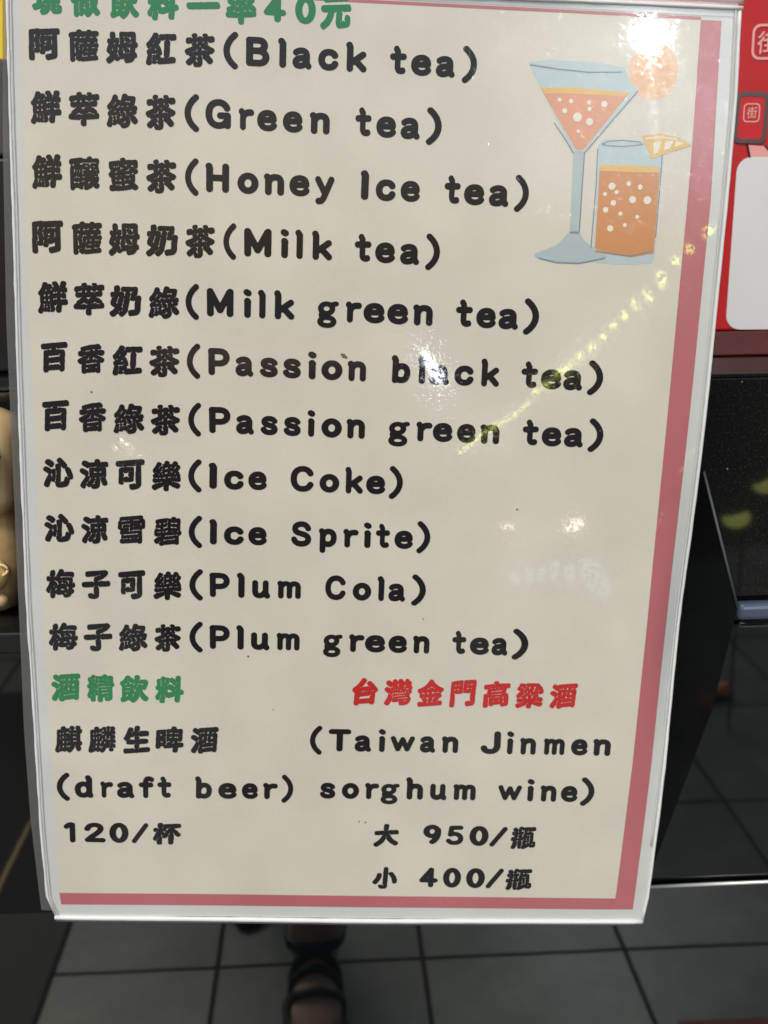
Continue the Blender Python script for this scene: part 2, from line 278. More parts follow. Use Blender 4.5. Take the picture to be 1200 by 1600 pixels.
# ---------------- lettering data: sheet millimetres (x0, x1, base, top) for each character ----------------
TABLE = [
 ('C','green',[('現',-149.6,-137.4,201.7,214.1),('做',-134.4,-122.1,201.7,214.3),('飲',-119.1,-106.8,201.8,214.5),('料',-103.8,-90.9,201.8,214.6),('一',-88.1,-74.2,201.9,214.8),('率',-72.2,-59.5,201.9,215.0)]),
 ('L','green',[('4',-56.9,-47.9,203.3,213.9),('0',-44.2,-35.9,203.2,213.9)]),
 ('C','green',[('元',-34.1,-21.2,201.7,215.3)]),
 ('C','black',[('阿',-151.4,-138.6,184.6,197.1),('薩',-135.5,-123.2,184.7,197.3),('姆',-120.6,-107.5,184.7,197.5),('紅',-104.4,-91.8,184.7,197.8),('茶',-88.9,-76.2,184.8,198.0)]),
 ('L','black',[('(',-73.1,-67.1,186.2,197.6),('B',-64.0,-54.3,186.0,197.5),('l',-50.9,-47.5,185.9,197.4),('a',-44.9,-37.1,185.8,197.3),('c',-34.4,-26.1,185.7,197.2),('k',-23.1,-14.5,185.6,197.1),('t',-5.0,1.9,185.4,196.9),('e',3.8,12.2,185.3,196.8),('a',14.1,22.0,185.2,196.7),(')',25.0,31.1,185.1,196.6)]),
 ('C','black',[('鮮',-151.4,-138.7,159.9,173.3),('萃',-136.1,-123.4,159.8,173.4),('綠',-120.5,-107.5,159.7,173.5),('茶',-104.9,-92.1,159.6,173.7)]),
 ('L','black',[('(',-88.9,-82.9,161.1,172.9),('G',-80.3,-69.8,161.0,172.8),('r',-66.6,-60.3,160.9,172.7),('e',-59.0,-50.8,160.8,172.6),('e',-48.4,-40.2,160.7,172.5),('n',-37.3,-29.0,160.6,172.4),('t',-18.4,-11.7,160.4,172.3),('e',-9.6,-1.3,160.3,172.2),('a',0.6,8.6,160.2,172.1),(')',11.3,17.7,160.1,172.0)]),
 ('C','black',[('鮮',-151.7,-139.1,134.2,148.3),('釀',-136.5,-123.6,134.3,148.3),('蜜',-120.4,-107.8,134.3,148.2),('茶',-104.9,-91.9,134.3,148.2)]),
 ('L','black',[('(',-88.7,-83.1,135.6,147.6),('H',-80.2,-70.4,135.5,147.5),('o',-66.9,-58.1,135.4,147.4),('n',-55.9,-47.4,135.3,147.3),('e',-45.2,-36.7,135.3,147.3),('y',-34.5,-26.4,135.2,147.2),('I',-15.4,-11.9,135.0,147.1),('c',-8.9,-0.5,134.9,147.0),('e',1.6,9.8,134.9,146.9),('t',20.1,26.9,134.7,146.8),('e',28.5,37.2,134.6,146.7),('a',39.2,47.6,134.5,146.7),(')',50.1,56.1,134.5,146.6)]),
 ('C','black',[('阿',-152.5,-139.2,108.0,121.8),('薩',-136.0,-123.2,108.1,122.0),('姆',-120.8,-107.5,108.2,122.2),('奶',-105.1,-91.4,108.4,122.3),('茶',-88.7,-75.8,108.5,122.5)]),
 ('L','black',[('(',-72.6,-67.2,110.0,122.0),('M',-63.9,-52.3,109.8,121.8),('i',-48.5,-45.0,109.7,121.7),('l',-42.3,-39.0,109.6,121.7),('k',-35.2,-26.5,109.5,121.5),('t',-17.0,-9.9,109.3,121.4),('e',-8.2,0.3,109.2,121.3),('a',2.5,10.7,109.0,121.1),(')',13.4,19.5,108.9,121.0)]),
 ('C','black',[('鮮',-150.8,-137.9,83.0,96.9),('萃',-135.8,-122.6,82.8,96.8),('奶',-120.7,-106.9,82.6,96.6),('綠',-104.0,-90.7,82.5,96.5)]),
 ('L','black',[('(',-88.5,-82.8,84.2,96.3),('M',-79.5,-68.1,84.1,96.3),('i',-63.9,-60.4,84.0,96.2),('l',-57.7,-54.4,84.0,96.1),('k',-50.8,-42.0,83.9,96.1),('g',-32.1,-23.0,83.7,96.0),('r',-20.0,-13.1,83.6,95.9),('e',-12.3,-3.1,83.6,95.8),('e',-2.0,7.1,83.5,95.8),('n',9.1,17.7,83.4,95.7),('t',27.7,35.0,83.3,95.6),('e',36.7,45.3,83.2,95.5),('a',46.5,55.1,83.1,95.4),(')',57.4,64.1,83.0,95.4)]),
 ('C','black',[('百',-150.5,-138.6,57.8,71.0),('香',-134.8,-122.8,57.7,71.1),('紅',-119.8,-106.6,57.6,71.2),('茶',-104.2,-90.7,57.5,71.3)]),
 ('L','black',[('(',-88.0,-82.2,58.9,71.0),('P',-78.9,-69.5,58.9,70.9),('a',-67.0,-59.3,58.8,70.8),('s',-56.5,-48.7,58.7,70.7),('s',-46.5,-38.7,58.6,70.7),('i',-35.7,-32.0,58.5,70.6),('o',-29.8,-20.6,58.4,70.5),('n',-18.4,-10.3,58.3,70.5),('b',0.7,9.1,58.2,70.3),('l',12.2,15.6,58.1,70.3),('a',17.3,26.3,58.0,70.2),('c',28.5,37.0,58.0,70.1),('k',40.1,48.3,57.9,70.0),('t',58.0,65.3,57.7,69.9),('e',66.8,75.9,57.6,69.9),('a',76.8,85.3,57.5,69.8),(')',87.6,94.4,57.5,69.7)]),
 ('C','black',[('百',-150.7,-138.6,32.1,45.9),('香',-134.8,-122.6,32.1,45.9),('綠',-119.6,-106.0,32.0,45.8),('茶',-103.8,-90.5,31.9,45.8)]),
 ('L','black',[('(',-87.4,-81.8,33.5,45.4),('P',-78.5,-69.0,33.4,45.3),('a',-66.5,-58.7,33.3,45.2),('s',-55.8,-48.3,33.2,45.2),('s',-45.7,-38.2,33.1,45.1),('i',-35.3,-32.0,33.1,45.0),('o',-29.1,-20.1,33.0,45.0),('n',-18.1,-9.9,32.9,44.9),('g',0.6,9.9,32.7,44.7),('r',12.8,19.9,32.6,44.7),('e',20.2,29.0,32.6,44.6),('e',31.0,39.3,32.5,44.5),('n',41.3,49.9,32.4,44.4),('t',60.2,67.4,32.2,44.3),('e',68.9,77.8,32.1,44.2),('a',79.0,87.6,32.1,44.2),(')',89.9,96.6,32.0,44.1)]),
 ('C','black',[('沁',-150.9,-137.5,7.0,20.8),('涼',-135.0,-122.2,7.0,20.8),('可',-119.4,-106.2,6.9,20.8),('樂',-103.4,-90.2,6.9,20.8)]),
 ('L','black',[('(',-87.4,-81.5,8.4,20.3),('I',-78.4,-74.7,8.4,20.3),('c',-71.6,-62.9,8.3,20.2),('e',-60.9,-52.7,8.3,20.2),('C',-42.2,-31.9,8.2,20.1),('o',-29.3,-20.5,8.1,20.0),('k',-17.9,-9.9,8.0,20.0),('e',-8.5,0.1,8.0,19.9),(')',1.8,7.9,7.9,19.9)]),
 ('C','black',[('沁',-151.1,-137.6,-17.9,-4.6),('涼',-134.8,-122.6,-18.1,-4.6),('雪',-118.7,-106.2,-18.2,-4.5),('碧',-102.8,-90.0,-18.4,-4.5)]),
 ('L','black',[('(',-87.2,-81.2,-17.2,-5.3),('I',-78.0,-74.6,-17.2,-5.3),('c',-71.5,-62.6,-17.1,-5.3),('e',-60.6,-52.3,-17.1,-5.2),('S',-41.4,-32.4,-17.1,-5.2),('p',-29.0,-20.9,-17.0,-5.1),('r',-18.0,-11.1,-17.0,-5.1),('i',-8.8,-5.3,-17.0,-5.1),('t',-3.3,3.1,-17.0,-5.1),('e',5.2,13.6,-17.0,-5.0),(')',15.3,21.4,-17.0,-5.0)]),
 ('C','black',[('梅',-151.0,-137.9,-44.2,-30.1),('子',-135.0,-121.9,-44.0,-30.1),('可',-119.0,-106.4,-43.9,-30.1),('樂',-103.0,-90.0,-43.7,-30.0)]),
 ('L','black',[('(',-86.9,-80.8,-41.9,-30.1),('P',-77.9,-68.7,-41.9,-30.1),('l',-65.5,-62.0,-42.0,-30.1),('u',-58.6,-50.4,-42.0,-30.1),('m',-47.2,-36.5,-42.0,-30.1),('C',-25.4,-16.1,-42.0,-30.1),('o',-12.9,-4.4,-42.0,-30.1),('l',-1.7,1.5,-42.0,-30.1),('a',3.5,11.2,-42.0,-30.1),(')',14.1,20.6,-42.0,-30.1)]),
 ('C','black',[('梅',-150.5,-137.3,-69.3,-55.5),('子',-134.7,-121.4,-69.1,-55.3),('綠',-118.8,-105.5,-68.8,-55.1),('茶',-102.9,-90.4,-68.6,-55.0)]),
 ('L','black',[('(',-86.9,-80.8,-66.9,-55.1),('P',-77.8,-68.5,-66.9,-55.1),('l',-65.6,-62.1,-66.9,-55.1),('u',-58.8,-50.3,-66.9,-55.1),('m',-47.1,-36.5,-66.9,-55.1),('g',-25.6,-16.8,-67.0,-55.1),('r',-13.8,-6.7,-67.0,-55.1),('e',-6.4,3.0,-67.0,-55.1),('e',4.5,13.1,-67.0,-55.1),('n',15.8,23.5,-67.0,-55.1),('t',34.0,40.5,-67.0,-55.1),('e',42.3,51.3,-67.0,-55.1),('a',52.5,60.0,-67.1,-55.1),(')',62.1,69.6,-67.1,-55.1)]),
 ('C','green',[('酒',-150.1,-136.7,-94.0,-79.9),('精',-134.0,-121.2,-94.0,-80.0),('飲',-119.2,-105.4,-94.0,-80.0),('料',-102.7,-89.2,-94.0,-80.1)]),
 ('C','red',[('台',-11.6,0.9,-93.2,-79.2),('灣',3.4,16.8,-93.1,-79.3),('金',18.9,31.6,-93.1,-79.4),('門',34.3,46.6,-93.1,-79.4),('高',49.7,62.7,-93.0,-79.5),('粱',65.4,78.7,-93.0,-79.6),('酒',81.5,94.6,-92.9,-79.8)]),
 ('C','black',[('麒',-149.0,-136.3,-119.6,-105.8),('麟',-133.7,-120.7,-119.4,-105.6),('生',-117.7,-104.7,-119.2,-105.3),('啤',-102.6,-89.3,-119.0,-105.1),('酒',-86.3,-73.2,-118.8,-104.9)]),
 ('L','black',[('(',-30.6,-24.9,-116.7,-105.0),('T',-21.9,-11.3,-116.7,-105.0),('a',-9.5,-1.7,-116.7,-105.0),('i',1.7,5.0,-116.7,-105.0),('w',7.4,18.9,-116.7,-105.0),('a',21.4,28.7,-116.7,-105.0),('n',31.7,39.6,-116.7,-105.0),('J',50.3,59.8,-116.8,-105.0),('i',62.6,65.9,-116.8,-105.0),('n',69.0,76.7,-116.8,-105.0),('m',80.4,90.5,-116.8,-105.0),('e',93.6,101.6,-116.8,-105.0),('n',104.1,112.7,-116.8,-104.9)]),
 ('L','black',[('(',-148.8,-142.8,-142.4,-131.0),('d',-140.5,-131.8,-142.4,-130.9),('r',-128.5,-122.6,-142.3,-130.8),('a',-120.8,-112.7,-142.3,-130.7),('f',-110.6,-103.4,-142.2,-130.7),('t',-101.9,-95.3,-142.1,-130.6),('b',-84.2,-76.3,-142.0,-130.5),('e',-73.3,-64.6,-142.0,-130.4),('e',-62.2,-54.6,-141.9,-130.3),('r',-52.2,-45.2,-141.8,-130.2),(')',-43.4,-37.9,-141.8,-130.2)]),
 ('L','black',[('s',-25.2,-17.9,-141.2,-129.6),('o',-14.8,-6.6,-141.2,-129.6),('r',-3.8,2.9,-141.2,-129.6),('g',3.8,12.7,-141.2,-129.6),('h',15.7,24.0,-141.2,-129.5),('u',27.4,35.4,-141.2,-129.5),('m',38.5,49.3,-141.2,-129.5),('w',60.1,71.5,-141.1,-129.4),('i',74.0,77.4,-141.1,-129.4),('n',80.5,88.3,-141.1,-129.4),('e',90.5,98.6,-141.1,-129.3),(')',100.1,106.7,-141.1,-129.3)]),
 ('L','black',[('1',-146.1,-140.7,-165.8,-155.2),('2',-136.5,-126.5,-165.7,-155.2),('0',-124.7,-115.7,-165.7,-155.1),('/',-114.2,-106.3,-165.7,-155.1)]),
 ('C','black',[('杯',-104.5,-90.5,-166.5,-154.4)]),
 ('C','black',[('大',1.0,13.6,-166.1,-153.9)]),
 ('L','black',[('9',25.1,33.8,-164.5,-154.0),('5',36.3,44.7,-164.8,-154.2),('0',47.6,56.9,-165.0,-154.4),('/',57.5,66.0,-165.2,-154.6)]),
 ('C','black',[('瓶',67.8,80.3,-166.3,-154.0)]),
 ('C','black',[('小',1.5,14.0,-188.5,-176.8)]),
 ('L','black',[('4',24.3,33.4,-187.6,-176.8),('0',35.9,44.7,-187.6,-176.9),('0',47.2,56.4,-187.7,-176.9),('/',57.0,65.5,-187.7,-176.9)]),
 ('C','black',[('瓶',66.7,79.9,-188.5,-176.6)]),
]
# =====================================================================
# THE PLACE: floor, counter front, wall behind
# =====================================================================
M_grout = mat('grout', (.014, .016, .014), .9, noise=(40, .4))
M_tile = [mat('floor_tile_%d' % i, c, (.40), noise=(9, .42), bump=(60, .15, .002)) for i, c in enumerate([(.155, .18, .15), (.13, .155, .13), (.165, .19, .156)])]
M_asph = mat('asphalt', (.045, .045, .043), .85, noise=(30, .5))
M_glass = mat('black_glass', (.006, .007, .007), .025, ior=2.35, bump=(5, .03, .002))
M_glass2 = mat('black_glass_upper', (.005, .006, .006), .03, ior=1.65, bump=(5, .03, .002))
M_silver = mat('silver_trim', (.62, .66, .66), .22, metal=1)
M_black = mat('black_plastic', (.008, .008, .009), .32, noise=(30, .3))
M_rubber = mat('black_rubber', (.012, .013, .012), .7, noise=(60, .4))
M_wall = mat('dark_wall', (.03, .032, .03), .7, noise=(4, .4))

def granite():
    m = mat('black_granite', (.01, .01, .009), .035, ior=1.5)
    nt = m.node_tree; N = nt.nodes; L = nt.links; b = N['Principled BSDF']; tc = N.new('ShaderNodeTexCoord')
    v = N.new('ShaderNodeTexVoronoi'); v.inputs['Scale'].default_value = 170; L.new(tc.outputs['Object'], v.inputs['Vector'])
    n = N.new('ShaderNodeTexNoise'); n.inputs['Scale'].default_value = 800; n.inputs['Detail'].default_value = 5; L.new(tc.outputs['Object'], n.inputs['Vector'])
    r1 = N.new('ShaderNodeValToRGB'); r1.color_ramp.elements[0].position = .03; r1.color_ramp.elements[0].color = (.5, .47, .38, 1); r1.color_ramp.elements[1].position = .11; r1.color_ramp.elements[1].color = (0, 0, 0, 1)
    L.new(v.outputs['Distance'], r1.inputs[0])
    sel = N.new('ShaderNodeMath'); sel.operation = 'GREATER_THAN'; sel.inputs[1].default_value = .62
    sp = N.new('ShaderNodeSeparateColor'); L.new(v.outputs['Color'], sp.inputs[0]); L.new(sp.outputs[0], sel.inputs[0])
    r2 = N.new('ShaderNodeValToRGB'); e = r2.color_ramp.elements; e[0].position = .52; e[0].color = (.005, .005, .005, 1); e[1].position = .85; e[1].color = (.05, .044, .028, 1)
    L.new(n.outputs[0], r2.inputs[0])
    m1 = N.new('ShaderNodeMix'); m1.data_type = 'RGBA'; m1.blend_type = 'MULTIPLY'; m1.inputs[0].default_value = 1; L.new(r1.outputs[0], m1.inputs[6]); L.new(sel.outputs[0], m1.inputs[7])
    m2 = N.new('ShaderNodeMix'); m2.data_type = 'RGBA'; m2.blend_type = 'ADD'; m2.inputs[0].default_value = 1; L.new(m1.outputs[2], m2.inputs[6]); L.new(r2.outputs[0], m2.inputs[7])
    L.new(m2.outputs[2], b.inputs['Base Color']); return m
M_granite = granite()

# ground sheet, street, tiles
bm = bmesh.new(); v = [bm.verts.new(p) for p in ((-60, -60, -.012), (60, -60, -.012), (60, 60, -.012), (-60, 60, -.012))]; bm.faces.new(v)
bmobj('ground', bm, M_asph, kind='structure')
floor = boxobj('floor', (-2.6, 2.6, -2.25, .62, -.011, -.004), M_grout, kind='structure')
TX, TY, G_ = .285, .4045, .0034
tiles = {}
for i in range(-8, 9):
    for j in range(-5, 2):
        x0 = -.167+TX*i; y0 = -.205+TY*j
        if x0+TX > 2.6 or x0 < -2.6 or y0+TY > .62: continue
        k = rnd.randrange(3)
        if k not in tiles:
            bm = bmesh.new(); box(bm, G_, TX-G_, G_, TY-G_, -.0045, 0, .0004)
            bmesh.ops.recalc_face_normals(bm, faces=bm.faces); me = bpy.data.meshes.new('tile'); bm.to_mesh(me); bm.free(); me.materials.append(M_tile[k]); tiles[k] = me
        o = bpy.data.objects.new('tile', tiles[k]); C.objects.link(o); o.location = (x0, y0, rnd.uniform(-.0004, .0004)); o.parent = floor
mt = empty('door_mat', (-1.0, -.3, 0), label='black rubber floor mat lying on the tiles, its edge mirrored at lower left', cat='mat')
boxobj('mat_pad', (-1.55, -.392, -1.2, .25, .001, .009), M_rubber, mt, bev=.003)
boxobj('trim_strip', (-.524, -.517, -.62, -.36, .009, .0105), mat('brass', (.35, .28, .18), .4, metal=1), mt)
rm = empty('red_mat', (.55, .1, 0), label='dark red floor mat whose edge is mirrored at the lower right corner', cat='mat')
boxobj('mat_pad', (.43, 1.2, -.045, .4, .001, .008), mat('red_rubber', (.16, .03, .03), .7, noise=(50, .3)), rm, bev=.003)

# serving counter: glass front in two panels, granite fascia and ledge
ct = empty('serving_counter', (.2, .62, 0), label='black granite and dark glass serving counter behind the menu', cat='counter')
boxobj('lower_glass_panel', (-1.3, 1.3, .600, .612, 0, .6126), M_glass, ct, label='dark mirror-like lower glass panel reflecting the tiles')
boxobj('left_glass_panel', (-1.3, .05, .600, .612, .6127, .776), M_glass2, ct)
boxobj('upper_glass_panel', (.0502, 1.3, .603, .612, .6145, .776), M_glass2, ct, bev=.001)
bm = bmesh.new(); tube(bm, [(.183, .5994, .6135), (.30, .5994, .6136), (1.3, .5994, .6135)], .0010, 10); bmobj('silver_edge_strip', bm, mat('bright_trim', (.8, .83, .83), .35, metal=.4), ct, True)
boxobj('granite_fascia', (-1.3, 1.3, .600, .620, .792, .9154), M_granite, ct, bev=.0012)
boxobj('granite_ledge', (-1.3, 1.3, .5995, 1.05, .9155, .9175), M_granite, ct, bev=.0006)
boxobj('carcass', (-1.29, 1.29, .622, 1.04, .02, .9145), M_black, ct)
mtrim = mat('blue_grey_trim', (.10, .13, .18), .3, metal=.3)
boxobj('metal_handle', (.2245, .62, .590, .599, .7815, .7915), mtrim, ct, bev=.003, label='blue grey metal pull bar below the granite')
bm = bmesh.new(); tube(bm, [(.228, .5965, .7775), (.62, .5965, .7775)], .0018, 8); bmobj('chrome_bar', bm, M_silver, ct, True)
boxobj('shadow_gap', (-1.3, 1.3, .606, .612, .7765, .7915), M_black, ct)
wall = boxobj('wall', (-2, 2, 1.9, 2.0, 0, 2.6), M_wall, kind='structure')

# =====================================================================
# MENU SHEET
# =====================================================================
menu = empty('menu_sign', label='large bilingual drinks price menu in a clear plastic sleeve, pink border at right and bottom', cat='menu')
menu['local'] = 1
K = .001
SC_ = Vector((0.02553, 0.50181, 0.87105))
menu.matrix_world = Matrix(((0.9986356, 0.0514195, -0.0091095, SC_.x), (-0.0096528, 0.0103272, -0.9999001, SC_.y), (-0.0513203, 0.9986238, 0.0108095, SC_.z), (0, 0, 0, 1)))
bpy.context.view_layer.update()
LEFT = [(-205.5, -151.2), (-194.5, -155.4), (-157.3, -157.4), (-111.5, -158.6), (-52.2, -160.3), (7.1, -160.8), (63.3, -160.9), (119.4, -160.5), (157.7, -160.5), (217.5, -160)]
RIGHT = [(-205.5, 136.9), (-191.3, 138.6), (-163.3, 139.4), (-122.6, 140.8), (-76.7, 141.9), (-14.1, 142.6), (73.7, 142.2), (144.6, 141.9), (183.4, 141.3), (217.5, 139.3)]
def itp(tb, v): return float(np.interp(v, [a for a, b in tb], [b for a, b in tb]))
def Z(u, v, l=0):
    """surface of the sheet in mm: slight buckling, right edge curling back"""
    z = .12*math.sin(u*.045+v*.021)+.10*math.sin(v*.06-u*.017+1.3)+.10*math.sin((u-v)*.03)
    e = max(0., (u-118)/24); m_ = math.exp(-((v+55)/62)**2)
    z -= 7.5*m_*e**2.4
    e2 = max(0., (-146-u)/14); z -= 1.0*e2**2
    return z+l
def patch(uL, uR, v0, v1, l, nu, nv):
    V = []; F = []
    for j in range(nv+1):
        v = v0+(v1-v0)*j/nv; a, b = uL(v), uR(v)
        for i in range(nu+1):
            u = a+(b-a)*i/nu; V.append((u*K, v*K, Z(u, v, l)*K))
    for j in range(nv):
        for i in range(nu):
            a = j*(nu+1)+i; F.append((a, a+1, a+nu+2, a+nu+1))
    return V, F
F_white = film('sleeved_white_paper', (.59, .61, .595)); F_beige = film('sleeved_beige_print', (.645, .614, .525), mottle=.06); F_pink = film('sleeved_pink_print', (.47, .14, .16))
F_black = film('sleeved_black_ink', (.016, .015, .017), spec=.04); F_green = film('sleeved_green_ink', (.035, .22, .085), spec=.05); F_red = film('sleeved_red_ink', (.52, .03, .03), spec=.05)
V, F = patch(lambda v: itp(LEFT, v)+1, lambda v: itp(RIGHT, v)-1, -204.8, 217, 0, 60, 84)
nV = len(V); V += [(x, y, z-.0004) for x, y, z in V]; F += [tuple(reversed([a+nV for a in f])) for f in F]
link('paper', mesh_of('paper', V, F), F_white, menu, True)
BL = [(-198.9, -148.3), (-193, -149), (-95.5, -151.7), (-4.3, -153.4), (80, -154.9), (183, -154.7), (217, -154.5)]
BIN = [(-198, 121.3), (-191.8, 121.9), (-120, 124.0), (-48.5, 124.7), (61.8, 124.6), (138.6, 124.4), (159.6, 124.2), (212, 122.8)]
BOUT = [(-198.5, 131.1), (-120, 133.4), (-51.4, 134.5), (73.5, 134.6), (141.6, 134.4), (212, 131.5)]
V, F = patch(lambda v: itp(BL, v), lambda v: itp(BIN, v)+.5, -193.2, 214, .10, 56, 80); link('beige_print', mesh_of('beige_print', V, F), F_beige, menu, True)
V, F = patch(lambda v: itp(BIN, v), lambda v: itp(BOUT, v), -198.6, 212.4, .2, 4, 80); link('border_band', mesh_of('band', V, F), F_pink, menu, True, label='broad pink border band down the right side')
V, F = patch(lambda v: itp(BL, v), lambda v: itp(BIN, v)-.02, -198.7, -192.6, .2, 50, 2); link('border_band', mesh_of('band', V, F), F_pink, menu, True, label='narrow pink border band along the bottom')
V, F = patch(lambda v: itp(BL, v), lambda v: itp(BIN, v)-.02, 212.4, 213.6, .2, 50, 1); link('border_band', mesh_of('band', V, F), F_pink, menu, True, label='thin pink border line along the top')

# text: one printed mesh for each line
GC = {}
def glyph(ch, kind):
    key = ch+kind
    if key not in GC:
        if kind in 'CT':
            f, pad = cjk_field(ch, fat=1.2 if kind == 'T' else None); v, fa = march(f); n = f.shape[0]; ii = v
            lo = np.array([pad-1., pad-1.]); hi = np.array([n-pad+1., n-pad+1.])
            GC[key] = ((v-lo)/(hi-lo), fa)
        else:
            f, x0, y0, st = latin_field(ch); v, fa = march(f); v = v*st+np.array([x0, y0])
            GC[key] = (v, fa)
    return GC[key]
lines = []
for kind, col, bx in TABLE:
    for ch, u0, u1, v0, v1 in bx:
        cell = (kind, ch, u0, u1, v0, v1)
        if lines and lines[-1][0] == col and abs(lines[-1][1][-1][4]-v0) < 8 and u0-lines[-1][1][-1][3] < 24 and u0 > lines[-1][1][-1][3]: lines[-1][1].append(cell)
        else: lines.append((col, [cell]))
INK = {'black': F_black, 'green': F_green, 'red': F_red}
for col, cells in lines:
    V = []; F = []
    for kind, ch, u0, u1, v0, v1 in cells:
        g, fa = glyph(ch, kind); b = len(V)
        if kind == 'C': us = u0+g[:, 0]*(u1-u0); vs = v0+g[:, 1]*(v1-v0)
        else:
            lo, hi = g[:, 0].min(), g[:, 0].max()
            us = u0+(g[:, 0]-lo)/(hi-lo)*(u1-u0); vs = v0+g[:, 1]*(v1-v0)/10
        V += [(u*K, v*K, Z(u, v, .26)*K) for u, v in zip(us, vs)]; F += [[i+b for i in f] for f in fa]
    link('text_line', mesh_of('text_line', V, F), INK[col], menu)

# printed drink pictures
def flat(polys, name, label=None):
    """polys: (kind, material, points, extra, layer)"""
    V = []; F = []; mi = []; ms = []
    for kind, m, pts, ex, lay in polys:
        if m not in ms: ms.append(m)
        k = ms.index(m); l = .16+.05*lay
        if kind == 'fill':
            b = len(V); V += [(u*K, v*K, Z(u, v, l)*K) for u, v in pts]; F.append(list(range(b, b+len(pts)))); mi.append(k)
        elif kind == 'dot':
            b = len(V); n = 14
            for q in range(n):
                u = pts[0]+ex*math.cos(2*math.pi*q/n); v = pts[1]+ex*math.sin(2*math.pi*q/n); V.append((u*K, v*K, Z(u, v, l)*K))
            F.append(list(range(b, b+n))); mi.append(k)
        else:
            P = [np.array(p) for p in pts]; b = len(V)
            for i, p in enumerate(P):
                t = P[min(i+1, len(P)-1)]-P[max(i-1, 0)]; t = t/np.hypot(*t); nn = np.array([-t[1], t[0]])*ex/2
                for s in (1, -1):
                    u, v = p+nn*s; V.append((u*K, v*K, Z(u, v, l)*K))
            for i in range(len(P)-1): F.append([b+2*i, b+2*i+1, b+2*i+3, b+2*i+2]); mi.append(k)
    me = mesh_of(name, V, F, mi)
    bm = bmesh.new(); bm.from_mesh(me); bmesh.ops.triangulate(bm, faces=list(bm.faces))
    for v in bm.verts: v.co.z -= Z(v.co.x/K, v.co.y/K)*K
    for _ in range(5):
        es = [e for e in bm.edges if e.calc_length() > .005]
        if not es: break
        bmesh.ops.subdivide_edges(bm, edges=es, cuts=1, use_grid_fill=False); bmesh.ops.triangulate(bm, faces=[f for f in bm.faces if len(f.verts) > 3])
    for v in bm.verts: v.co.z += Z(v.co.x/K, v.co.y/K)*K
    bm.to_mesh(me); bm.free()
    o = link(name, me, ms, menu); 
    if label: o['label'] = label
F_blue = film('print_pale_blue', (.46, .56, .58)); F_or1 = film('print_peach', (.68, .31, .18)); F_or2 = film('print_orange', (.60, .25, .09)); F_yel = film('print_yellow', (.72, .46, .14))
F_cream = film('print_cream', (.78, .72, .60)); F_line = film('print_line', (.2, .23, .32)); F_slice = film('print_slice', (.78, .50, .32)); F_seg = film('print_segment', (.78, .46, .24)); F_blue2 = film('print_grey_blue', (.40, .49, .50))
R1 = [.6*q for q in (3.1, 2.5, 2.2, 1.7, 1.5, 1.5, 1.2, 1.4, 1.5)]; R2 = [.6*q for q in (2.5, 1.7, 1.7, 1.4, 1.5, 2., 2.5, 2.8, 1.9, 1.5, 1.4, 1.4, 2.2)]
def smooth(pts, n=4):
    out = []; N_ = len(pts)
    for i in range(N_):
        p0, p1, p2, p3 = [np.array(pts[(i+k) % N_]) for k in (-1, 0, 1, 2)]
        for j in range(n):
            t = j/n; out.append(tuple(.5*((2*p1)+(-p0+p2)*t+(2*p0-5*p1+4*p2-p3)*t*t+(-p0+3*p1-3*p2+p3)*t**3)))
    return out
slc = [(104.9+10.4*math.cos(a)*(1+.03*math.sin(5*a)), 191.4+11.2*math.sin(a)*(1+.02*math.cos(7*a))) for a in [2*math.pi*k/28 for k in range(28)]]
flat([('fill', F_slice, slc, 0, 0)]+[('fill', F_seg, [(104.9+1.5*math.cos(a), 191.4+1.5*math.sin(a)), (104.9+8.6*math.cos(a-.2), 191.4+9.2*math.sin(a-.2)), (104.9+8.6*math.cos(a+.2), 191.4+9.2*math.sin(a+.2))], 0, 1) for a in [.3+k*.785 for k in range(8)]], 'orange_slice_print', 'round pale orange slice on the cocktail rim')
flat([('fill', F_blue, [(52.2, 192.8), (61.4, 194.2), (80.2, 194.1), (92.6, 192.6), (95.3, 187.0), (99.4, 183.9), (78.5, 158.2), (73.9, 157.7)], 0, 1),
 ('fill', F_blue2, [(73.8, 158.4), (78.4, 158.6), (78.9, 125.4), (74.7, 125.2)], 0, 1),
 ('fill', F_blue2, smooth([(74.8, 125.6), (78.8, 125.6), (81.9, 121.5), (90.7, 116.5), (90.3, 114.8), (84.0, 113.0), (77.1, 112.2), (68.7, 112.4), (61.7, 114.0), (60.7, 115.9), (69.6, 119.9)]), 0, 1),
 ('fill', F_or1, [(58.5, 182.3), (73.0, 182.9), (95.2, 182.2), (78.8, 160.2), (76.8, 158.6), (74.5, 159.5)], 0, 2),
 ('fill', F_yel, [(58.2, 183.0), (72.9, 183.7), (95.7, 182.7), (93.9, 181.1), (73.1, 181.2), (59.4, 180.8)], 0, 3),
 ('line', F_line, [(53.0, 191.8), (64.3, 190.6), (77.8, 189.9), (91.8, 190.6)], .5, 3),
 ('line', F_line, [(64.8, 169.4), (69.6, 163.5), (73.9, 157.5)], .5, 3), ('line', F_line, [(99.1, 183.6), (90.1, 172.5), (78.5, 157.9), (78.6, 142.0), (78.8, 125.6)], .5, 3),
 ('line', F_line, [(62.2, 114.0), (70.1, 112.4), (79.9, 112.5), (90.8, 115.1)], .5, 3), ('line', F_line, [(74.7, 125.2), (78.6, 125.1)], .7, 3)]
 + [('dot', F_cream, p, r, 4) for p, r in zip([(74.4, 172.1), (79.6, 170.5), (85.3, 177.7), (68.8, 174.4), (78.8, 178.1), (79.2, 175.6), (75.1, 166.5), (66.3, 178.6), (71.2, 178.3)], R1)], 'cocktail_glass_print', 'martini glass of peach coloured drink with bubbles')
